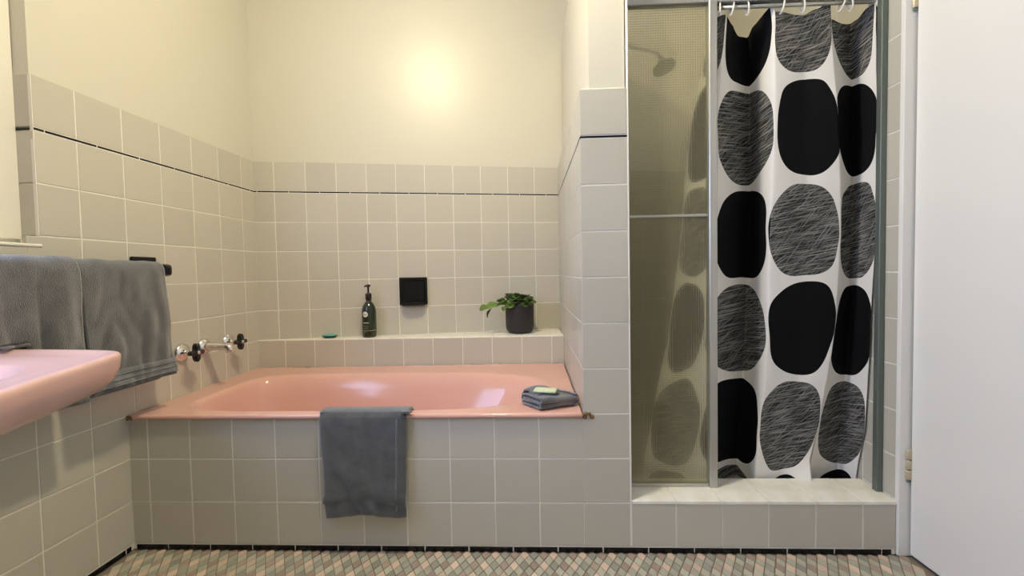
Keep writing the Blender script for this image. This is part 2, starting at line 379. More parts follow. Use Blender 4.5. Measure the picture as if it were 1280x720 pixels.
# window: frame, sashes plus unseen light-blocking stiles, pane, sill
bm = BM(); fw_ = .36
box(bm, WY1-fw_, WY1+.02, .36, .75, WZ0, WZ1, .02); box(bm, WY0, WY0+fw_, .36, .75, WZ0, WZ1, .02)
box(bm, WY0, WY1, .36, .75, WZ1-fw_, WZ1, .02); box(bm, WY0, WY1, .36, .75, WZ0, WZ0+.12, .02)
window = frame('window_1', (0, 0, 0), ang_l, bm, 'cream_paint')
def sub(parent, name, m, boxes, bev=.015):
    bm = BM()
    for bx in boxes: box(bm, *bx, bev)
    for v in bm.verts: v.co *= U
    bmesh.ops.recalc_face_normals(bm, faces=bm.faces)
    me = bpy.data.meshes.new(name); bm.to_mesh(me); bm.free(); me.materials.append(M[m])
    o = bpy.data.objects.new(name, me); C.objects.link(o); o.parent = parent; return o
sub(window, 'sash_and_light_stop', 'white_paint', [(WY1-fw_-.30, WY1-fw_-.0, .44, .68, WZ0+.12, WZ1-fw_), (WY1-fw_-1.1, WY1-fw_-.26, .50, .68, WZ0+.12, WZ1-fw_), (WY1-1.40, WY1-1.15, .03, .50, WZ0, WZ1), (WY0+fw_, WY0+fw_+.3, .44, .68, WZ0+.12, WZ1-fw_),  # wide stile and deep stile are unseen, added to shade the reveal
    (WY0+fw_+.3, WY1-fw_-.3, .44, .68, WZ1-fw_-.3, WZ1-fw_), (WY0+fw_+.3, WY1-fw_-.3, .44, .68, WZ0+.12, WZ0+.42), (WY0+3, WY0+3.3, .44, .68, WZ0+.42, WZ1-fw_-.3), (WY0+5.4, WY0+5.7, .44, .68, WZ0+.42, WZ1-fw_-.3)])  # two middle bars, unseen, added to split the window reflection
sub(window, 'glass_pane', 'pane', [(WY0+fw_+.28, WY1-fw_-.28, .55, .58, WZ0+.4, WZ1-fw_-.28)], 0)
sub(window, 'sill', 'cream_paint', [(WY0, WY1+.04, -.02, .45, WZ0-.07, WZ0)], .02)

# bath apron: the tiled front under the bath
FX = lambda k: .4471+k*.9981
bm = BM(); box(bm, .02, XN, .09, .2, 0, 2.93)
apron = frame('wall_apron', (0, 0, 0), 0, bm, 'plaster')
bed(apron, 0, XN, 0, 3.04)
field(apron, [0.0]+[FX(k) for k in range(10)]+[XN], R9[:3]+[3.055])
# skirting strips
def skirt(name, org, rot, x0, x1, start):
    bm = BM(); box(bm, x0, x1, .02, .07, 0, B0-.012)
    o = frame(name, org, rot, bm, 'grout')
    xs = [x0]; k = math.ceil(x0-start)
    while start+k < x1-.05:
        if start+k > x0+.05: xs.append(start+k)
        k += 1
    xs.append(x1)
    for a, b_ in zip(xs, xs[1:]): put_tile(o, (a+b_)/2, (B0-.012)/2, b_-a-.03, B0-.014, 'black_tile', 0, None, 'skirting_tile')
skirt('baseboard_front', (0, -.012, 0), 0, .06, XR-.12, .82)
skirt('baseboard_left', (.012, 0, 0), ang_l, -9.8, -.06, -.2)

# divider (nib wall between bath and shower)
ND, DTOP = 7.0, 14.8
bm = BM()
box(bm, .215, XN2-XN-.06, .09, ND, ZT-.02, DTOP); box(bm, .09, XN2-XN-.07, .09, ND, 0, ZT-.02)
divider = frame('wall_divider', (XN, 0, 0), 0, bm, 'plaster')
# sloping plaster fillet on top of the tiles
sub(divider, 'plaster_cap', 'plaster', [(.02, XN2-XN-.04, .03, ND, ZT-.03, ZT+.02)], .02)
bed(divider, 0.02, XN2-XN-.03, 0, ZT-.03)
w_ = XN2-XN
field(divider, [-.015, w_-.03], R9); field(divider, [-.015, w_-.03], TOPROW)
put_tile(divider, w_/2-.015, B0+9+SL/2, w_-.04, SL-.008, 'black_tile', 0, None, 'border_tile')
off = RZ(-math.pi/2)
bed(divider, -ND, -.06, 3.0, ZT-.02, off=off)
ysn = [-ND+.05, -6, -5, -4, -3, -2, -1, -.055]
field(divider, ysn, [3.05]+R9[4:], off=off); field(divider, ysn, TOPROW, off=off)
liner(divider, -ND+.05, -.055, B0+9+SL/2, SL-.008, off=off)
sub(divider, 'edge_trim', 'grout', [(w_-.03, w_, .0, .5, B0, DTOP)], .006)

# ledge behind the bath
bm = BM(); box(bm, 0, XN+.1, .09, 2.2, 0, 4.05)
ledge = frame('wall_ledge', (0, YS, 0), ang_s, bm, 'plaster')
bed(ledge, 0, XN, 3.1, 4.09)
xs = joints(0.05, XN+.0, .9605, 1.0052)
field(ledge, xs, [3.1, 4.105])
# ledge top: tiles laid flat
bm = BM()
bt = TR(0, 0, 4.125) @ Matrix.Rotation(-math.pi/2, 4, 'X')
sub(ledge, 'ledge_bed', 'grout', [(0.05, XN, .03, 2.2, 4.0, 4.105)], 0)
for a, b_ in zip(xs, xs[1:]):
    ymax = YB-YS+(SB-SS)*(a+b_)/2-.02
    y0 = .0
    while y0 < ymax-.03:
        y1 = min(y0+1, ymax)
        if y1-y0 > .06: put_tile(ledge, (a+b_)/2, (y0+y1)/2, b_-a-.012, y1-y0-.012, 'kerb_top', 0, None, 'ledge_tile', off=bt)
        y0 += 1

# kerb of the shower
bm = BM(); box(bm, 0, XR-.02-XN2, .09, 1.03, 0, 1.05)
kerb = frame('wall_kerb', (XN2, 0, 0), 0, bm, 'plaster')
KX = [0.0]+[FX(k)-XN2 for k in range(12, 17)]+[XR-.05-XN2]
bed(kerb, 0, XR-.05-XN2, 0, 1.10)
field(kerb, KX, [B0, 1.155])
KZ = 1.175
bt = TR(0, 0, KZ) @ Matrix.Rotation(-math.pi/2, 4, 'X')
sub(kerb, 'kerb_bed', 'grout', [(0, XR-XN2, .04, 1.05, 1.0, KZ-.02)], 0)
for a, b_ in zip(KX, KX[1:-1]+[XR-XN2-.02]): put_tile(kerb, (a+b_)/2, .52, b_-a-.012, 1.06, 'kerb_top', 0, None, 'kerb_tile', off=bt)

# shower recess: right wall, floor
bm = BM(); box(bm, -9, -.02, .09, .8, 0, CEIL)
wall_shower = frame('wall_shower', (XR, 0, 0), -math.pi/2, bm, 'plaster')
bed(wall_shower, -8.2, -.0, 1.1, 13.2)
field(wall_shower, [-1.0, 0], [1.19]+rows(B0, 13)[2:])
joined_field(wall_shower, [-8.2, -8, -7, -6, -5, -4, -3, -2, -1], rows(B0, 13), Matrix())
bm = BM(); box(bm, XN2-.1, XR, 1.03, 8.6, 0, .3)
struct(obj('floor_shower', bm, 'kerb_top'))

# right wall with the door
bm = BM(); box(bm, -YR*0+.02, 15.5, .02, .8, 0, CEIL)
bm2 = BM(); box(bm2, 5.75, 15.6, 0, .8, 0, CEIL); box(bm2, .0, 5.75, 0, .8, 13.6, CEIL); box(bm2, 0, 5.75, .5, .8, 0, 13.6)
bm.free()
wall_right = frame('wall_right', (XD, 0, 0), -math.pi/2, bm2, 'white_paint')
bm = BM(); box(bm, XR-.03, XD+.45, -.045, .06, 0, CEIL, .012)
struct(obj('trim_1', bm, 'white_paint'))
bm = BM(); box(bm, .0, 5.62, 0, .25, .07, 13.5, .01)
door = frame('door_1', (XD-.004, -.085, 0), -math.pi/2, bm, 'white_paint')
def hinge(z0, z1):
    bm = BM(); n = 3; h = (z1-z0)/n
    for i in range(n): lathe(bm, (-.035, -.03, z0+i*h), [(.052, .012), (.06, .03), (.06, h-.03), (.052, h-.012)], 12)
    for v in bm.verts: v.co *= U
    bmesh.ops.recalc_face_normals(bm, faces=bm.faces)
    me = bpy.data.meshes.new('hinge'); bm.to_mesh(me); bm.free(); me.materials.append(M['brass'])
    o = bpy.data.objects.new('hinge', me); C.objects.link(o); o.parent = door; autosmooth(o)
    pin = sub(o, 'hinge_pin', 'alu_dark', [(-.075, .005, -.07, .01, z0-.05, z0)], .01)
hinge(1.68, 2.34); hinge(11.54, 12.2)
bm = BM(); lathe(bm, (5.2, -.16, 6.3), [(.02, -.17), (.13, -.13), (.17, 0), (.12, .1), (.05, .13), (.05, .2), (.2, .2), (.2, .22)], 20, (0, 1, 0))
for v in bm.verts: v.co *= U
me = bpy.data.meshes.new('door_knob'); bm.to_mesh(me); bm.free(); me.materials.append(M['chrome'])
o = bpy.data.objects.new('door_knob', me); C.objects.link(o); o.parent = door; autosmooth(o)

# mosaic floor: diamonds, every second row sage, the others peach, grey, brown in turn
DW, DH = .214, .345
def diamond(m):
    bm = BM(); w, h, b_ = DW/2-.009, DH/2-.012, .010
    ring = lambda s, z: [Vector((w*s, 0, z)), Vector((0, h*s, z)), Vector((-w*s, 0, z)), Vector((0, -h*s, z))]
    rings(bm, [ring(1, -.03), ring(1, -.008), ring(1-b_/w, 0)], True, False, True)
    bmesh.ops.recalc_face_normals(bm, faces=bm.faces)
    for v in bm.verts: v.co *= U
    me = bpy.data.meshes.new('mosaic_tile'); bm.to_mesh(me); bm.free(); me.materials.append(M['mosaic_'+m]); return me
DM = {k: diamond(k) for k in ('sage', 'peach', 'grey', 'brown')}
cells = []
Y0 = -.10
for j in range(0, 60):
    for i in range(-2, 84):
        x = .08+i*DW+(DW/2 if j % 2 else 0); y = Y0-j*DH/2
        if x < .05 or x > XD-.04 or x < SLF*y+.1: continue
        k = 'sage' if j % 2 else ('peach', 'grey', 'brown')[(i+j//2) % 3]
        cells.append((x, y, k, j))
def seen(c):
    d = Vector((c[0], c[1], 0))-Vector((cx, cy, cz)); dep = d.dot(_f)
    u, v = 640+foc*d.dot(_r2)/dep, 360-foc*d.dot(_u2)/dep
    return -5 < u < 1285 and v < 722
vis = sorted([c for c in cells if seen(c)], key=lambda c: c[1])
single = vis[:290]; sset = set((c[0], c[1]) for c in single)
for x, y, k, j in single:
    o = bpy.data.objects.new('mosaic_tile', DM[k]); C.objects.link(o); o.parent = floor
    o.matrix_local = TR(x, y, random.uniform(-.003, .002)) @ Matrix.Rotation(random.gauss(0, .004), 4, 'X') @ Matrix.Rotation(random.gauss(0, .004), 4, 'Y')
rest = {k: BM() for k in DM}
bmj = BM(); order = ['sage', 'peach', 'grey', 'brown']; fm = []
for x, y, k, j in cells:
    if (x, y) in sset: continue
    w, h = DW/2-.009, DH/2-.012; z = random.uniform(-.003, .002)
    top = [bmj.verts.new((x+a*w*.94, y+b_*h*.94, z)) for a, b_ in ((1, 0), (0, 1), (-1, 0), (0, -1))]
    bot = [bmj.verts.new((x+a*w, y+b_*h, -.027)) for a, b_ in ((1, 0), (0, 1), (-1, 0), (0, -1))]
    f = bmj.faces.new(top); f.material_index = order.index(k)
    for q in range(4):
        f = bmj.faces.new((bot[q], bot[(q+1) % 4], top[(q+1) % 4], top[q])); f.material_index = order.index(k)
for v in bmj.verts: v.co *= U
me = bpy.data.meshes.new('mosaic_tiles'); bmj.to_mesh(me); bmj.free()
for k in order: me.materials.append(M['mosaic_'+k])
o = bpy.data.objects.new('mosaic_tiles', me); C.objects.link(o); o.parent = floor; o['kind'] = 'stuff'

# ------------------------------------------------------------------ ceiling lamp (above the frame)
t = thing('ceiling_light', (LP[0], LP[1], CEIL), 'round glowing ceiling lamp above the middle of the bathroom floor', 'lamp')
bm = BM(); lathe(bm, (LP[0], LP[1], LP[2]+.05), [(.4, 0), (.52, .0), (.55, .05), (.62, CEIL-LP[2]-.06), (.55, CEIL-LP[2]-.06)], 24)
obj('lamp_base', bm, 'ring', t, smooth=True)
bm = BM(); lathe(bm, LP, [(.02, -.30), (.18, -.27), (.32, -.19), (.42, -.08), (.45, .04)], 24)
obj('globe', bm, 'globe', t, smooth=True)

# ------------------------------------------------------------------ bath
bath = thing('bathtub', (5.2, 2.4, 0), 'built-in pink enamel bathtub behind the tiled front', 'bathtub')
NB = 128
def _corner_ids():
    best = {}
    for i in range(NB):
        a = 2*math.pi*i/NB; c, s = math.cos(a), math.sin(a); n = 2.9 if c > 0 else 5.5
        ux, uy = 4.53*abs(c)**(2/n)/5.18, 1.875*abs(s)**(2/n)/2.41
        key = (c > 0, s > 0); d = abs(ux-uy)
        if key not in best or d < best[key][0]: best[key] = (d, i)
    return {v[1] for v in best.values()}
corner_id = _corner_ids()
def soft(x0, x1, y0, y1, z, nl, nr, skewy=0., wallfit=False):
    pts = []; sq = nl >= 30
    mx_, my = (x0+x1)/2, (y0+y1)/2
    for i in range(NB):
        a = 2*math.pi*i/NB; c, s = math.cos(a), math.sin(a)
        n = nr if c > 0 else nl
        x = mx_+(x1-x0)/2*math.copysign(abs(c)**(2/n), c); y = my+(y1-y0)/2*math.copysign(abs(s)**(2/n), s)
        if sq:                      # straight-sided rim: same bearing as the rounded opening, corners kept sharp
            n = 2.9 if c > 0 else 5.5
            ux, uy = 4.53*math.copysign(abs(c)**(2/n), c), 1.875*math.copysign(abs(s)**(2/n), s)
            hx, hy = (x1-x0)/2, (y1-y0)/2
            t_ = min(hx/max(abs(ux), 1e-6), hy/max(abs(uy), 1e-6)); x, y = mx_+ux*t_, my+uy*t_
            if i in corner_id: x, y = mx_+math.copysign(hx, c), my+math.copysign(hy, s)
        if wallfit and y > my: y += SS*x; z_ = z+.03
        else: z_ = z
        pts.append(Vector((x, y, z_)))
    return pts
o_ = lambda dx0, dy0, z: soft(.02+dx0, XN-.03-dx0, -.055+dy0, YS-.03, z, 30, 30, wallfit=True)
rs = [soft(.5, XN-.5, .42, YS-.3, 2.96, 30, 30), soft(.02, XN-.03, .08, YS-.03, 3.06, 30, 30, wallfit=True), o_(0, .0, 3.058), o_(0, -.02, 3.07), o_(0, -.02, 3.115), o_(0, -.005, 3.145), o_(.02, .03, 3.155), o_(.05, .06, 3.155)]
inn = [(.72, 9.78, .20, 3.95, 3.155, 5.5, 2.9), (.76, 9.72, .23, 3.90, 3.147, 5.5, 2.9), (.81, 9.64, .28, 3.84, 3.11, 5.5, 2.9), (.86, 9.52, .36, 3.76, 3.02, 5.5, 2.9), (.93, 9.25, .55, 3.60, 2.7, 5.2, 2.9), (1.05, 8.8, .70, 3.42, 2.0, 5, 2.8),
       (1.25, 8.2, .90, 3.2, 1.3, 4.5, 2.7), (1.45, 7.7, 1.1, 3.0, .95, 4, 2.7), (1.9, 7.0, 1.5, 2.6, .85, 3.5, 2.6)]
inr = [soft(a, b_, c, d, z, nl, nr) for a, b_, c, d, z, nl, nr in inn]
for f_ in (.2, .4, .6, .8, .93): rs.append([p.lerp(q, f_) for p, q in zip(o_(.05, .06, 3.155), inr[0])])
rs += inr
bm = BM(); rings(bm, rs, True, False, True)
o = obj('tub', bm, 'pink', bath, smooth=True)
bm = BM(); lathe(bm, (2.6, 2.05, .855), [(.02, .02), (.15, .02), (.2, .0)], 20)
obj('plug_waste', bm, 'chrome', bath, smooth=True)
# right lip end: dried caulk; left: stain plus towel shadow as brown lumps
lip_marks = []
for k, (x, z, n, lab) in enumerate(((10.47, 3.1, 7, 'brown crust of old caulk at right end of the bath lip'), (.12, 3.1, 5, 'brown lumps for stain and towel shadow at left end of the bath lip'))):
    bm = BM()
    for q in range(n):
        r_ = random.uniform(.03, .055); s = bmesh.ops.create_icosphere(bm, subdivisions=1, radius=r_)
        c = Vector((x+random.uniform(-.10, .15) if k == 0 else x+random.uniform(-.08, .08), -.075+random.uniform(-.02, .03) if k else -.01+random.uniform(-.03, .01), z+random.uniform(-.05, .04)))
        for v in s['verts']: v.co = v.co+c
    lip_marks.append((bm, lab))

for bm, lab in lip_marks:
    for v in bm.verts: v.co *= U
    me = bpy.data.meshes.new('sealant'); bm.to_mesh(me); bm.free(); me.materials.append(M['sealant'])
    o = bpy.data.objects.new('sealant', me); C.objects.link(o); o.parent = apron; o['label'] = lab

# bath taps on the left wall
def lobes(bm, c, r, t, n=40):
    """cross handle, axis along x"""
    rs = []
    for x, s in ((-t/2, .8), (-t*.35, .97), (0, 1.0), (t*.35, .97), (t/2, .8)):
        rs.append([Vector((c[0]+x, c[1]+s*r*(.66+.34*math.cos(4*a))*math.cos(a), c[2]+s*r*(.66+.34*math.cos(4*a))*math.sin(a))) for a in [2*math.pi*i/n+.2 for i in range(n)]])
    rings(bm, rs)
def bath_tap(y, z, label):
    t = thing('bath_tap', (.03, y, z), label, 'tap', 'bath taps on the left wall')
    bm = BM(); lathe(bm, (.02, y, z), [(.24, 0), (.24, .02), (.22, .07), (.14, .12), (.085, .15), (.06, .16), (.055, .30), (.075, .31), (.075, .34)], 24, (1, 0, 0))
    obj('flange', bm, 'chrome', t, smooth=True)
    bm = BM(); lobes(bm, (.45, y, z), .25, .16); ch = obj('cross_handle', bm, 'black_plastic', t, smooth=True)
    bm = BM(); lathe(bm, (.50, y, z), [(.055, 0), (.055, .03), (.03, .05)], 16, (1, 0, 0)); obj('cap', bm, 'chrome', ch, smooth=True)['label'] = 'chrome cap'
bath_tap(1.55, 4.30, 'chrome bath tap with black cross handle, next to hanging grey towel')
bath_tap(3.30, 4.31, 'chrome bath tap with black cross handle, at far end near tiled ledge')
t = thing('bath_spout', (.03, 2.32, 4.33), 'chrome bath spout on wall between two black-handled taps', 'spout')
bm = BM(); lathe(bm, (.02, 2.32, 4.33), [(.23, 0), (.23, .03), (.21, .08), (.15, .12), (.13, .14)], 24, (1, 0, 0)); obj('flange', bm, 'chrome', t, smooth=True)
bm = BM(); tube(bm, [(.08, 2.32, 4.34), (.25, 2.32, 4.34), (.5, 2.32, 4.335), (.70, 2.32, 4.33), (.79, 2.32, 4.30), (.82, 2.32, 4.24), (.82, 2.32, 4.17)], [.135, .12, .115, .112, .112, .112, .112], 16)
obj('spout_pipe', bm, 'chrome', t, smooth=True)

# black ceramic soap holder set in the back wall
cxs = 5.13
sh = thing('soap_holder', (cxs, YB+SB*cxs, 5.17), 'square black ceramic soap holder set in the back wall tiles', 'soap dish')
def bwall(x, y, z):           # back wall frame around the holder: x along, y out of the wall
    return Vector((cxs+x*math.cos(ang_b)+y*math.sin(ang_b), YB+SB*cxs+x*math.sin(ang_b)-y*math.cos(ang_b), z))
def wallbox(parts, name, m='black_tile', bev=.015):
    bm = BM()
    for bx in parts: box(bm, *bx, bev, 2)
    for v in bm.verts: v.co = bwall(v.co.x, v.co.y, v.co.z)
    obj(name, bm, m, sh, smooth=False)
wallbox([(-.49, -.37, -.04, .10, 5.17, 6.16), (.37, .49, -.04, .10, 5.17, 6.16), (-.40, .40, -.04, .10, 6.03, 6.16), (-.40, .40, -.04, .10, 5.17, 5.29)], 'rim', bev=.03)
wallbox([(-.40, .40, -.019, .02, 5.22, 6.08)], 'recess_back', bev=0)
bm = BM()
prof = [(-.03, 5.32), (.15, 5.26), (.30, 5.24), (.36, 5.30), (.40, 5.28), (.37, 5.19), (.25, 5.14), (-.03, 5.17)]
rings(bm, [[bwall(x*w, y*(1-abs(x)**3*.35) if y > 0 else y, z) for y, z in prof] for x in [i/6-1 for i in range(13)] for w in (.40,)])
obj('tray_lip', bm, 'black_tile', sh, smooth=True)

# ------------------------------------------------------------------ things on the ledge
ZL = 4.13
bt = (3.72, 5.22)
bo = thing('pump_bottle', (*bt, ZL), 'dark green pump bottle with a round white emblem on the tiled ledge', 'bottle')
bm = BM(); lathe(bm, (*bt, ZL), [(.20, 0), (.232, .02), (.24, .08), (.24, .86), (.232, .96), (.205, 1.06), (.15, 1.16), (.10, 1.22), (.085, 1.25), (.085, 1.29)], 32)
obj('bottle_body', bm, 'bottle', bo, smooth=True)
bm = BM(); lathe(bm, (*bt, ZL+1.28), [(.105, 0), (.105, .20), (.09, .23), (.04, .24), (.035, .25), (.035, .44), (.06, .45), (.065, .50), (.03, .52)], 20)
pcl = obj('pump_collar', bm, 'pump', bo, smooth=True)
bm = BM(); tube(bm, [(bt[0]+.07, bt[1], ZL+1.775), (bt[0], bt[1], ZL+1.78), (bt[0]-.08, bt[1], ZL+1.77), (bt[0]-.14, bt[1], ZL+1.735)], [.03, .045, .032, .022], 10)
obj('pump_nozzle', bm, 'pump', pcl, smooth=True)
def onbottle(a0, a1, z0, z1, name, m, R=.242, n=8):
    bm = BM(); c0 = math.radians(-100)
    grid(bm, n, 1, lambda i, j: Vector((bt[0]+R*math.cos(c0+math.radians(a0+(a1-a0)*i)), bt[1]+R*math.sin(c0+math.radians(a0+(a1-a0)*i)), ZL+z0+(z1-z0)*j)))
    o = obj(name, bm, m, bo, smooth=True); return o
bm = BM(); c0 = math.radians(-118)
c0 = math.radians(-101); ctr = bm.verts.new((bt[0]+.243*math.cos(c0), bt[1]+.243*math.sin(c0), ZL+.80))
rim_ = [bm.verts.new((bt[0]+.243*math.cos(c0+.095/.243*math.cos(a)), bt[1]+.243*math.sin(c0+.095/.243*math.cos(a)), ZL+.80+.095*math.sin(a))) for a in [2*math.pi*i/24 for i in range(24)]]
for i in range(24): bm.faces.new((ctr, rim_[i], rim_[(i+1) % 24]))
obj('round_emblem', bm, 'label', bo)
onbottle(-4, -1, .755, .845, 'emblem_stroke', 'label_dim', .2445, 1); onbottle(-1, 6, .755, .77, 'emblem_stroke', 'label_dim', .2445, 2)
a = -19
for wdt in (9, 7, 9, 8, 10, 6):
    onbottle(a, a+wdt-2, .495, .522, 'label_lettering', 'label', n=1); a += wdt
for z in (.40, .35, .30):
    a = -18
    for wdt in (12, 8, 14, 10): onbottle(a, a+wdt-3, z, z+.018, 'label_small_print', 'label_dim', n=1); a += wdt
onbottle(-32, 96, .232, .246, 'label_line', 'label_gold', n=20)
a = -14
for wdt in (7, 9, 6): onbottle(a, a+wdt-2, .175, .195, 'label_small_print', 'label_dim', n=1); a += wdt

ds = (2.38, 5.07)
d = thing('soap_dish', (*ds, ZL), 'small oval teal soap in a dark green dish on left of the ledge', 'soap dish')
bm = BM(); lathe(bm, (0, 0, ZL), [(.13, 0), (.20, .01), (.265, .07), (.265, .085), (.24, .085), (.19, .04)], 28)
for v in bm.verts: v.co = Vector((ds[0]+v.co.x, ds[1]+v.co.y*.66, v.co.z))
obj('dish', bm, 'teal_dark', d, smooth=True)
bm = BM(); lathe(bm, (0, 0, ZL), [(.17, .05), (.235, .08), (.225, .11), (.15, .125), (.02, .128)], 28)
for v in bm.verts: v.co = Vector((ds[0]+v.co.x, ds[1]+v.co.y*.66, v.co.z))
obj('soap', bm, 'teal', d, smooth=True)

pc = (8.92, 5.85)
pp = thing('potted_plant', (*pc, ZL), 'leafy green plant in matt black pot on right of the ledge', 'plant')
bm = BM(); lathe(bm, (*pc, ZL), [(.29, 0), (.40, .02), (.47, .10), (.50, .22), (.51, .95), (.51, 1.02), (.46, 1.02), (.45, .90)], 40, cap1=False)
obj('pot', bm, 'pot', pp, smooth=True)
bm = BM(); lathe(bm, (*pc, ZL+.90), [(.455, 0), (.3, .03), (.02, .04)], 24, cap0=False); obj('soil', bm, 'soil', pp, smooth=True)
def leaf(base, tip, w, droop, m='leaf', roll=0.):
    base, tip = Vector(base), Vector(tip); ax = tip-base; L = ax.length; ax.normalize()
    sd = ax.cross(Vector((0, 0, 1))); sd = sd.normalized() if sd.length > 1e-3 else Vector((1, 0, 0)); up = sd.cross(ax)
    sd = (Matrix.Rotation(roll, 3, ax) @ sd); up = (Matrix.Rotation(roll, 3, ax) @ up)
    bm = BM()
    def f(i, j):
        t_ = i; s = (j-.5)*2
        wid = w*(math.sin(math.pi*min(1, t_*.93+.05))**.7)
        return base+ax*(L*t_)+sd*(s*wid)+up*(abs(s)**1.5*.3*wid+.03*math.sin(t_*9+s*3)*w*3-droop*(t_**2)+droop*t_*.9)
    grid(bm, 8, 4, f)
    o = obj('leaf', bm, m, pp, smooth=True, recalc=False); solid(o, .012); return o
def stem(pts): 
    bm = BM(); tube(bm, pts, .018, 6); obj('stem', bm, 'leaf', pp, smooth=True)
random.seed(21)
zr = ZL+1.0
spec = [((8.45, 5.7, zr+.02), (8.02, 5.45, zr+.02), .13), ((8.15, 5.5, zr+.03), (7.62, 5.35, zr-.08), .15), ((7.75, 5.4, zr-.03), (7.45, 5.35, zr-.14), .12), ((7.85, 5.38, zr-.10), (7.70, 5.35, zr-.40), .09),
        ((8.5, 5.6, zr+.02), (8.28, 5.25, zr-.16), .15), ((8.55, 5.55, zr+.05), (8.50, 5.2, zr-.08), .14), ((8.7, 5.6, zr+.18), (8.34, 5.5, zr+.40), .12), ((8.6, 5.7, zr+.15), (8.30, 5.7, zr+.30), .11),
        ((8.75, 5.7, zr+.18), (8.78, 5.45, zr+.42), .13), ((8.8, 5.7, zr+.18), (8.62, 5.4, zr+.28), .14), ((8.85, 5.6, zr+.10), (8.82, 5.3, zr+.20), .15), ((8.9, 5.7, zr+.15), (9.12, 5.5, zr+.33), .12),
        ((8.95, 5.6, zr+.10), (9.22, 5.3, zr+.02), .16), ((9.0, 5.7, zr+.12), (9.30, 5.6, zr+.28), .12), ((9.1, 5.6, zr+.05), (9.42, 5.5, zr+.10), .09), ((8.7, 6.0, zr+.15), (8.5, 6.2, zr+.3), .13), ((8.9, 6.0, zr+.15), (9.1, 6.25, zr+.3), .13),
        ((8.75, 5.5, zr+.04), (8.65, 5.22, zr+.10), .12), ((8.95, 5.52, zr+.04), (9.02, 5.25, zr-.06), .13), ((8.35, 5.55, zr+.08), (8.05, 5.42, zr+.18), .12)]
for k in range(16):
    a = random.uniform(0, 2*math.pi); r0, r1 = random.uniform(.05, .2), random.uniform(.32, .55)
    spec.append(((8.82+r0*math.cos(a), 5.7+r0*math.sin(a)*.6, zr+random.uniform(.05, .16)), (8.82+r1*math.cos(a), 5.7+r1*math.sin(a)*.75, zr+random.uniform(.05, .36)), random.uniform(.12, .17)))
spec = [((b_[0]+.1, b_[1], b_[2]), (t_[0]+.1, t_[1], t_[2]), w*1.25) for b_, t_, w in spec]
for k, (b_, t_, w) in enumerate(spec): leaf(b_, t_, w, .08, 'leaf_dark' if k in (11, 4+4+8, 7) else 'leaf', random.uniform(-.7, .7))
for k, p in enumerate([(8.45, 5.7), (8.7, 5.65), (8.9, 5.65), (9.0, 5.7), (8.75, 6.0)]): stem([(pc[0]+(p[0]-pc[0])*.4, pc[1]+(p[1]-pc[1])*.4, ZL+.92), (p[0], p[1], zr+.02), (p[0]+(p[0]-pc[0])*.2, p[1]-.05, zr+.15)])
stem([(8.6, 5.75, zr), (8.3, 5.6, zr+.1), (7.95, 5.45, zr+.02), (7.7, 5.4, zr-.05)])

# ------------------------------------------------------------------ towels
def fold(y, z, a): return a*(noise.noise(Vector((y*1.9, z*.42, 3.7)))*1.0+noise.noise(Vector((y*3.6, z*1.5, 9.1)))*.35)
def rail_towel(y0, y1, xf, xb, zt, zf, zb, label, seed, drift=0., lift=None):
    t = thing('bath_towel', (xf-.2, (y0+y1)/2, zf), label, 'towel', 'bath towels on the rail')
    r = (xf-xb)/2; xm = (xf+xb)/2; Lf, La, Lb = zt-r-zf, math.pi*r, zt-r-zb; tot = Lf+La+Lb
    def surf(i, j, extra=0.):
        y = y0+(y1-y0)*i; s = j*tot
        if s < Lf: x, z = xf+extra, zf+s; dn = 1-s/Lf
        elif s < Lf+La: a = (s-Lf)/r; x, z = xm+(r+extra)*math.cos(a), zt-r+(r+extra)*math.sin(a); dn = 0
        else: x, z = xb-extra, zt-r-(s-Lf-La); dn = (s-Lf-La)/Lb
        h = fold(y+seed, z, .15)*(.25+.9*min(1, dn*1.4))
        if s < Lf: x += abs(h)*.8+h*.4+.03*dn; y += drift*dn
        elif s > Lf+La: x -= 0; y += drift*1.7*dn
        else: z += .05*noise.noise(Vector((y*2.2+seed, 0, 1)))
        if lift and y < lift: z = max(z, zf+(5.19-zf)*min(1, (lift-y)/.12)+.06*j)
        return Vector((x, y, z))
    bm = BM(); grid(bm, 44, 70, surf)
    o = obj('towel_body', bm, 'towel', t, smooth=True); solid(o, .05)
    ja, jb = .045*6/tot, .33/tot*1.0
    if lift: return
    bm = BM(); grid(bm, 44, 5, lambda i, j: surf(i, .012+(.40/tot-.012)*j, .032))
    hb = o = obj('hem_band', bm, 'hem', t, smooth=True); solid(o, .05)
    for q in (.09, .2, .31):
        bm = BM(); tube(bm, [surf(i/30, q/tot, .065) for i in range(31)], .012, 6); obj('hem_ridge', bm, 'hem', hb, smooth=True)
rail_towel(-1.58, .36, .70, .33, 6.66, 4.0, 3.86, 'grey bath towel with woven hem on the rail, nearest the bath taps', 2.0, .10)
rail_towel(-3.0, -1.63, .78, .33, 6.70, 3.95, 3.9, 'grey bath towel on the rail behind the pink basin, nearest the window', 7.3, 0, -2.42)
ra = thing('towel_rail', (.03, .5, 6.6), 'black ceramic towel rail end showing beyond the grey towels', 'towel rail')
bm = BM(); tube(bm, [(.515, .62, 6.47), (.515, -4.4, 6.47)], .075, 14); obj('bar', bm, 'black_tile', ra, smooth=True)
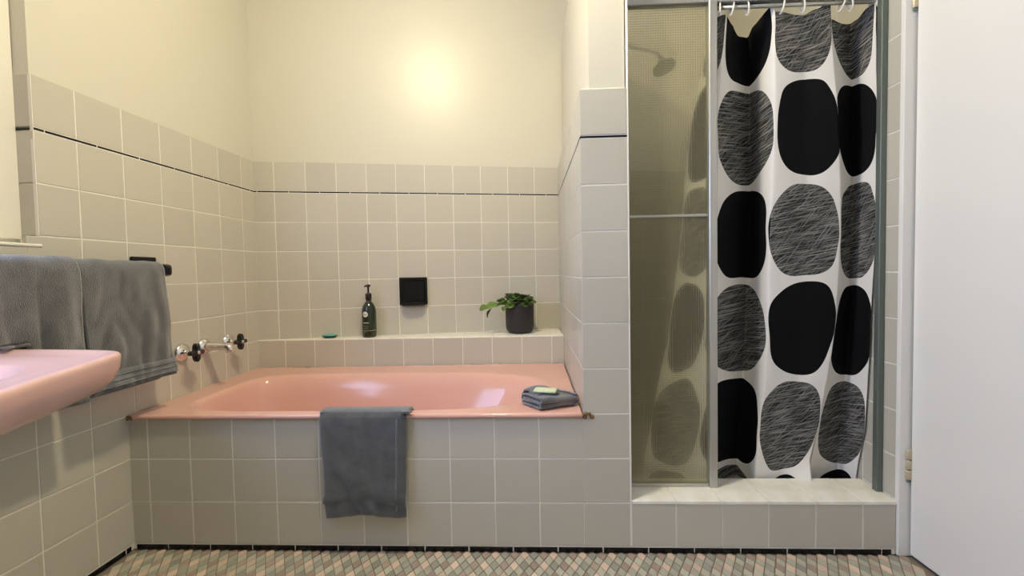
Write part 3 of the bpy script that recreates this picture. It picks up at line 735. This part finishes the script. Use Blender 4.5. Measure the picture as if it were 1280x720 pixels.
for y in (.54, -4.3):
    bm = BM(); box(bm, .01, .09, y-.33, y+.33, 6.12, 6.80, .03, 2); obj('wall_plate', bm, 'black_tile', ra)
    bm = BM(); rings(bm, [[Vector((x, y+sy*w, 6.47+sz*h)) for sy, sz in ((-1, -1), (1, -1), (1, 1), (-1, 1))] for x, w, h in ((.08, .22, .24), (.25, .14, .17), (.55, .13, .15), (.66, .11, .12), (.70, .05, .05))])
    o = obj('bracket', bm, 'black_tile', ra); md = o.modifiers.new('b', 'BEVEL'); md.width = .03*U; md.segments = 2

# towel over the bath lip
tw = thing('hand_towel', (5.55, -.2, .86), 'folded grey towel hanging over the front lip of the pink bath', 'towel')
def lip(i, j, ex=0.):
    path = [(-.13, .88), (-.15, 1.3), (-.15, 2.0), (-.15, 2.7), (-.16, 3.03), (-.15, 3.11), (-.09, 3.195), (0, 3.212), (.12, 3.21), (.25, 3.195), (.36, 3.12), (.46, 2.96), (.64, 2.6)]
    q = j*(len(path)-1); k = min(int(q), len(path)-2); f_ = q-k
    y = path[k][0]*(1-f_)+path[k+1][0]*f_; z = path[k][1]*(1-f_)+path[k+1][1]*f_
    xl = 4.56+.10*max(0, (3.2-z)/2.3); xr = 6.50-.05*max(0, (3.2-z)/2.3)+(.05 if j > .5 else 0)
    x = xl+(xr-xl)*i
    if j < .5:
        hang = max(0, (3.1-z)/2.2)
        h = .15*noise.noise(Vector((x*1.5+z*1.1, z*.8, 5.5)))+.10*noise.noise(Vector((x*2.6+z*1.9, z*.9-x*.5, 1.5)))+.03*math.sin((x-4.5)*2.0+z*1.9)
        h2 = .09*math.exp(-((z-1.28-.10*math.sin((x-4.6)*2))/.05)**2)
        y -= ex+(abs(h)*1.2*hang+h2*(1 if j < .3 else 0))
        z += .05*math.sin(x*2.6)*(1-j*2)*(1 if z < 2 else 0)+.03*(i-.5)*(1-j*2)
    else: z += ex
    e = abs(i-.5)*2
    y += .05*e**8*(1 if j < .5 else 0)
    return Vector((x, y, z))
bm = BM(); grid(bm, 50, 72, lip); o = obj('towel_body', bm, 'towel', tw, smooth=True); solid(o, .07, .0)
bm = BM(); grid(bm, 50, 40, lambda i, j: lip(.02+.955*i, .01+.42*j, -.045)-Vector((0, 0, .025))); o = obj('under_layer', bm, 'hem', tw, smooth=True); solid(o, .05)
bm = BM(); tube(bm, [lip(.905-.02*(1-k/20), .03+.36*k/20, .03) for k in range(21)], .018, 6); o = obj('side_seam', bm, 'hem', tw, smooth=True)
bm = BM(); rings(bm, [[Vector((6.50+dx, -.10+dy*s, 3.22+dz*s)) for dy, dz in ((-.1, -.02), (.1, -.02), (.08, .03), (-.08, .03))] for dx, s in ((-.1, 1), (.06, .7), (.14, .2))])
obj('corner_tail', bm, 'towel', tw)

# folded washcloth with soap on the bath rim
wc = thing('washcloth', (9.75, .6, 3.17), 'folded dark grey washcloth on the right corner of the pink bath rim', 'washcloth')
ex_, ey_ = Vector((.85, .42, 0)).normalized(), Vector((-.42, .52, 0)).normalized(); wo = Vector((9.56, -.02, 3.18))
def wpt(a, d, z): return wo+ex_*a+ey_*d+Vector((0, 0, z))
def wlayer(path, a0, a1, seed, name, taper=0.):
    def f(i, j):
        q = j*(len(path)-1); k = min(int(q), len(path)-2); f_ = q-k
        d = path[k][0]*(1-f_)+path[k+1][0]*f_; z = path[k][1]*(1-f_)+path[k+1][1]*f_
        a = a0+(a1-a0)*i
        z = z*(1+.18*math.sin(i*3.1+seed)+taper*i)+.025*noise.noise(Vector((a*4, d*4, seed)))*(1 if z > .05 else .1)
        d += .03*noise.noise(Vector((a*3, z*5, seed+4)))
        return wpt(a, d, z)
    bm = BM(); grid(bm, 26, 44, f); o = obj(name, bm, 'cloth', wc, smooth=True); solid(o, .045, 0)
U_ = lambda d0, d1, z0, z1, n=8: [(d1, z0), ((d0+d1)/2, z0)]+[(d0+.02-(z1-z0)/2*math.cos(math.pi*(k/n-.5)), (z0+z1)/2+(z1-z0)/2*math.sin(math.pi*(k/n-.5))) for k in range(n+1)]+[((d0+d1)/2, z1), (d1, z1-.03)]
wlayer(U_(.14, .80, .025, .115), 0, .98, .3, 'lower_fold', .05)
wlayer(U_(.10, .76, .135, .225), .0, .95, 1.2, 'upper_fold', .02)
wlayer([(.84, .03), (.88, .1), (.86, .18), (.78, .30), (.66, .33), (.48, .28), (.30, .255)], .05, .62, .2, 'top_flap')
# curled end by the tiles
bm = BM()
def curl(i, j):
    a = math.pi*(j*1.25-.62); R = .12
    return wpt(.86+R*math.cos(a)*.8, .08+.62*i, .135+R*math.sin(a)+.015*math.sin(i*6))
grid(bm, 10, 16, curl); o = obj('curled_end', bm, 'cloth', wc, smooth=True); solid(o, .05, 0)
sb2 = wpt(.30, .36, .335)
bm = BM(); box(bm, -.26, .26, -.15, .15, 0, .06, .025, 3)
for v in bm.verts: v.co = sb2+Matrix.Rotation(-.22, 3, 'Z') @ v.co
tag(obj('soap_bar', bm, 'green_soap', None, tuple(sb2), smooth=True), 'pale green soap bar lying on the folded washcloth', 'soap')

# ------------------------------------------------------------------ pink basin
ba = thing('wash_basin', (1.6, -5.6, 4.4), 'pink ceramic wash basin on the left wall below the window', 'basin')
def catmull(P_, n):
    out = []; k = len(P_)
    for i in range(k):
        p0, p1, p2, p3 = P_[i-1], P_[i], P_[(i+1) % k], P_[(i+2) % k]
        for q in range(n):
            t_ = q/n
            out.append(tuple(.5*((2*b_)+(-a+c)*t_+(2*a-5*b_+4*c-d_)*t_*t_+(-a+3*b_-3*c+d_)*t_**3) for a, b_, c, d_ in zip(p0, p1, p2, p3)))
    return out
half = [(.0, -2.64), (.6, -2.67), (1.4, -2.71), (2.2, -2.80), (2.75, -2.93), (3.02, -3.14), (3.17, -3.45), (3.45, -4.13), (3.65, -4.66), (3.98, -5.40), (4.12, -6.0)]
full = half+[(x, -12.0-y) for x, y in reversed(half[:-1])]
outl = catmull(full, 4)
cxm, cym = 1.9, -6.0
def bring(inset, z):
    pts = []
    n = len(outl)
    for i, (x, y) in enumerate(outl):
        x0, y0 = outl[i-1]; x1, y1 = outl[(i+1) % n]
        tx, ty = x1-x0, y1-y0; l_ = math.hypot(tx, ty) or 1; nx, ny = ty/l_, -tx/l_      # inward / outward
        if (cxm-x)*nx+(cym-y)*ny < 0: nx, ny = -nx, -ny
        px_, py_ = x+nx*inset, y+ny*inset
        pts.append(Vector((max(px_, .06), py_, z)))
    return pts
def bowl(s, z, n=None):
    n = len(outl); pts = []
    for i, (x, y) in enumerate(outl):
        a = math.atan2((y-cym)/3.2, (x-cxm)/2.1)
        # rounded bowl
        pts.append(Vector((1.92+1.42*s*math.cos(a), -5.9+2.12*s*math.sin(a), z)))
    return pts
ZB = 5.15
rs = [bring(1.2, 4.42), bring(.8, 4.44), bring(.45, 4.51), bring(.22, 4.62), bring(.08, 4.77), bring(.015, 4.93), bring(0, 5.06), bring(.0, 5.11), bring(.03, 5.145), bring(.07, ZB), bring(.14, ZB-.005), bring(.24, ZB-.03), bring(.4, ZB-.035)]
rs += [bowl(1.0, ZB-.035), bowl(.97, ZB-.05), bowl(.93, ZB-.12), bowl(.82, ZB-.4), bowl(.6, ZB-.6), bowl(.2, ZB-.66)]
bm = BM(); rings(bm, rs); obj('basin_body', bm, 'pink2', ba, smooth=True)
bm = BM(); tube(bm, [(1.9, -5.9, 4.45), (1.9, -5.9, 3.2), (1.9, -5.9, 2.9), (1.6, -5.9, 2.75), (1.2, -5.9, 2.9), (.1, -5.9, 2.95)], .13, 12); obj('waste_pipe', bm, 'chrome', ba, smooth=True)

# ------------------------------------------------------------------ shower screen
scn = thing('shower_screen', (12.5, .66, KZ), 'obscure glass shower screen in a dull aluminium frame on the kerb', 'shower screen')
def sbox(name, m, *bx, bev=.012):
    bm = BM(); box(bm, *bx, bev); return obj(name, bm, m, scn)
sbox('side_rail', 'alu', XN2+.0, XN2+.07, .60, .78, KZ, 12.26)
sbox('post', 'alu', 13.40, 13.58, .58, .78, KZ, 12.9)
sbox('head_rail', 'alu', XN2, XR-.02, .60, .80, 12.24, 12.46)
sbox('bottom_rail', 'alu', XN2+.07, 13.40, .62, .74, KZ, KZ+.07)
sbox('mid_rail', 'alu', XN2+.07, 13.40, .645, .715, 7.47, 7.53, bev=.006)
sbox('glass_pane', 'glass', XN2+.06, 13.41, .665, .695, KZ+.06, 7.48, bev=0)
sbox('glass_pane', 'glass', XN2+.06, 13.41, .665, .695, 7.52, 12.25, bev=0)
sbox('wall_channel', 'alu_dark', XR-.14, XR-.005, .40, .54, KZ, 12.24)

# ------------------------------------------------------------------ curtain
S_ = [0.0, 1.0, 1.32, 1.6, 2.0, 2.5, 2.97, 3.1, 3.5, 4.0, 4.45, 4.97, 5.08]
Z_ = [12.2, 9.6, 7.2, 4.8, 2.5, 1.1]
T_ = [[(13.66, 1.01), (13.15, 1.1), (12.97, 1.19), (12.69, 1.28), (12.29, 1.36), (12.06, 1.42)],
      [(13.90, .85), (13.70, .92), (13.62, 1.03), (13.48, 1.12), (13.42, 1.2), (13.33, 1.26)],
      [(14.25, 1.24), (14.29, 1.33), (14.28, 1.42), (14.21, 1.51), (14.12, 1.57), (14.04, 1.60)],
      [(14.78, 1.61), (14.85, 1.7), (14.87, 1.77), (14.83, 1.84), (14.73, 1.88), (14.64, 1.90)],
      [(14.88, .71), (14.94, .80), (14.92, .89), (14.91, .98), (14.81, 1.08), (14.72, 1.14)],
      [(15.59, .78), (15.72, .87), (15.79, .96), (15.76, 1.05), (15.56, 1.13), (15.39, 1.19)],
      [(16.11, .69), (16.35, .78), (16.51, .87), (16.46, .96), (16.17, 1.06), (15.91, 1.12)],
      [(16.17, .81), (16.42, .9), (16.57, .99), (16.53, 1.08), (16.23, 1.16), (15.96, 1.22)],
      [(16.27, 1.03), (16.5, 1.12), (16.65, 1.21), (16.62, 1.3), (16.31, 1.38), (16.06, 1.44)],
      [(16.31, .95), (16.48, .98), (16.58, 1.0), (16.54, 1.08), (16.30, 1.24), (16.11, 1.32)],
      [(16.94, 1.25), (17.04, 1.25), (17.06, 1.25), (17.04, 1.30), (16.96, 1.42), (16.92, 1.5)],
      [(17.09, .68), (17.10, .62), (17.10, .62), (17.08, .72), (17.09, .85), (17.10, 1.14)],
      [(17.11, .78), (17.11, .72), (17.11, .72), (17.09, .80), (17.1, .95), (17.11, 1.2)]]
def interp(arr, tt, mixk=.8):          # cubic-ish interpolation of tuples over index
    k = min(max(int(tt), 0), len(arr)-2); f_ = tt-k
    p1, p2 = arr[k], arr[k+1]; p0 = arr[max(k-1, 0)]; p3 = arr[min(k+2, len(arr)-1)]
    h = lambda a, b_, c, d_: b_+.5*f_*(c-a+f_*(2*a-5*b_+4*c-d_+f_*(3*(b_-c)+d_-a)))
    return tuple(b_*(1-f_)+c*f_ if False else h(a, b_, c, d_)*mixk+(1-mixk)*(b_*(1-f_)+c*f_) for a, b_, c, d_ in zip(p0, p1, p2, p3))
def zi(z):
    for k in range(len(Z_)-1):
        if z >= Z_[k+1]: return k+max(0, min(1, (Z_[k]-z)/(Z_[k]-Z_[k+1]))) if z <= Z_[0] else 0
    return len(Z_)-1.0
def si(s):
    for k in range(len(S_)-1):
        if s <= S_[k+1]: return k+(s-S_[k])/(S_[k+1]-S_[k])
    return len(S_)-1.0
TOP = [(0, 12.1), (.9, 12.1), (1.28, 12.02), (1.40, 11.86), (1.55, 11.92), (1.68, 12.12), (1.95, 12.20), (2.04, 12.04), (2.45, 11.96), (2.72, 12.07), (2.97, 12.22), (3.1, 12.1), (3.6, 12.0), (4.2, 11.92), (4.6, 12.0), (4.8, 12.12), (5.08, 12.15)]
def topz(s):
    for (a, za), (b_, zb) in zip(TOP, TOP[1:]):
        if s <= b_: f_ = (s-a)/(b_-a); f_ = f_*f_*(3-2*f_); return za+(zb-za)*f_
    return TOP[-1][1]
PIT, ZC = 2.345, 9.46          # print repeat, height of the centre of print row 5
def cloth(i, j):
    s = i*5.08; zt = topz(s)
    flap = max(0, 1-abs(s-2.95)/.5) if s < 2.98 else max(0, 1-(s-2.98)/.13)
    zb = .85+.30*flap**1.2
    z = zb+(zt-zb)*j
    row = [interp([T_[k][q] for k in range(len(S_))], si(s), .2) for q in range(len(Z_))]
    x, y = interp(row, zi(z))
    if z < 1.6: y -= flap*.26*(1.6-z)/.5
    low = max(0, 1-z/12)
    y += .025*noise.noise(Vector((s*2.2, z*.8, 1)))+.012*noise.noise(Vector((s*6, z*2.5, 4)))
    return Vector((min(x, XR-.03), y, z)), (s, (z-ZC)/PIT+6.5)
bm = BM(); grid(bm, 200, 130, lambda i, j: cloth(i, j)[0], lambda i, j: cloth(i, j)[1])
cur = obj('shower_curtain', bm, 'curtain', None, (15.2, .9, .9), smooth=True, recalc=False)
tag(cur, 'white shower curtain printed with big black and scribbled blobs, hanging in folds', 'curtain')
bm = BM(); tube(bm, [(13.59, .70, 12.16), (XR, .70, 12.16)], .045, 14)
rod = thing('curtain_rod', (15.3, .70, 12.16), 'dull metal curtain rod across the shower opening', 'curtain rod')
obj('rod_tube', bm, 'alu', rod, smooth=True)
bm = BM(); lathe(bm, (XR-.07, .70, 12.16), [(.06, 0), (.12, .03), (.12, .065)], 20, (1, 0, 0)); obj('end_bracket', bm, 'ring', rod, smooth=True)
words = ['first', 'second', 'third', 'fourth', 'fifth', 'sixth', 'seventh']
for k, (x, lean) in enumerate(zip((13.66, 13.98, 14.28, 15.09, 15.50, 16.42, 16.52), (0, -.05, .02, -.06, .02, -.10, .05))):
    pts = [(x+lean*(math.sin(a)-1)*-.5, .70+.085*math.cos(a)*(1.0), 12.13+.15*math.sin(a)) for a in [2*math.pi*q/20 for q in range(20)]]
    bm = BM(); tube(bm, pts, .018, 8, closed=True)
    tag(obj('curtain_ring', bm, 'ring', None, (x, .70, 12.16), smooth=True), f'{words[k]} white plastic curtain ring from the left along the rod', 'curtain ring', 'curtain rings on the rod')

# shower rose on the divider wall inside the shower, blurred behind the glass
t = thing('shower_rose', (XN2, 2.5, 12.25), 'dark round shower rose seen blurred through the upper shower glass', 'shower head')
bm = BM(); tube(bm, [(XN2, 2.5, 12.3), (XN2+.4, 2.5, 12.37), (12.8, 2.48, 12.1), (12.95, 2.45, 11.85)], .07, 10); obj('arm', bm, 'chrome', t, smooth=True)
bm = BM(); lathe(bm, (12.95, 2.45, 11.75), [(.10, .12), (.14, .06), (.30, -.06), (.31, -.12), (.28, -.13)], 24, (-.3, .25, 1)); obj('rose', bm, 'alu_dark', t, smooth=True)
bm = BM(); lathe(bm, (XN2-.0, 2.5, 12.3), [(.2, 0), (.18, .04), (.08, .07)], 20, (1, 0, 0)); obj('flange', bm, 'chrome', t, smooth=True)
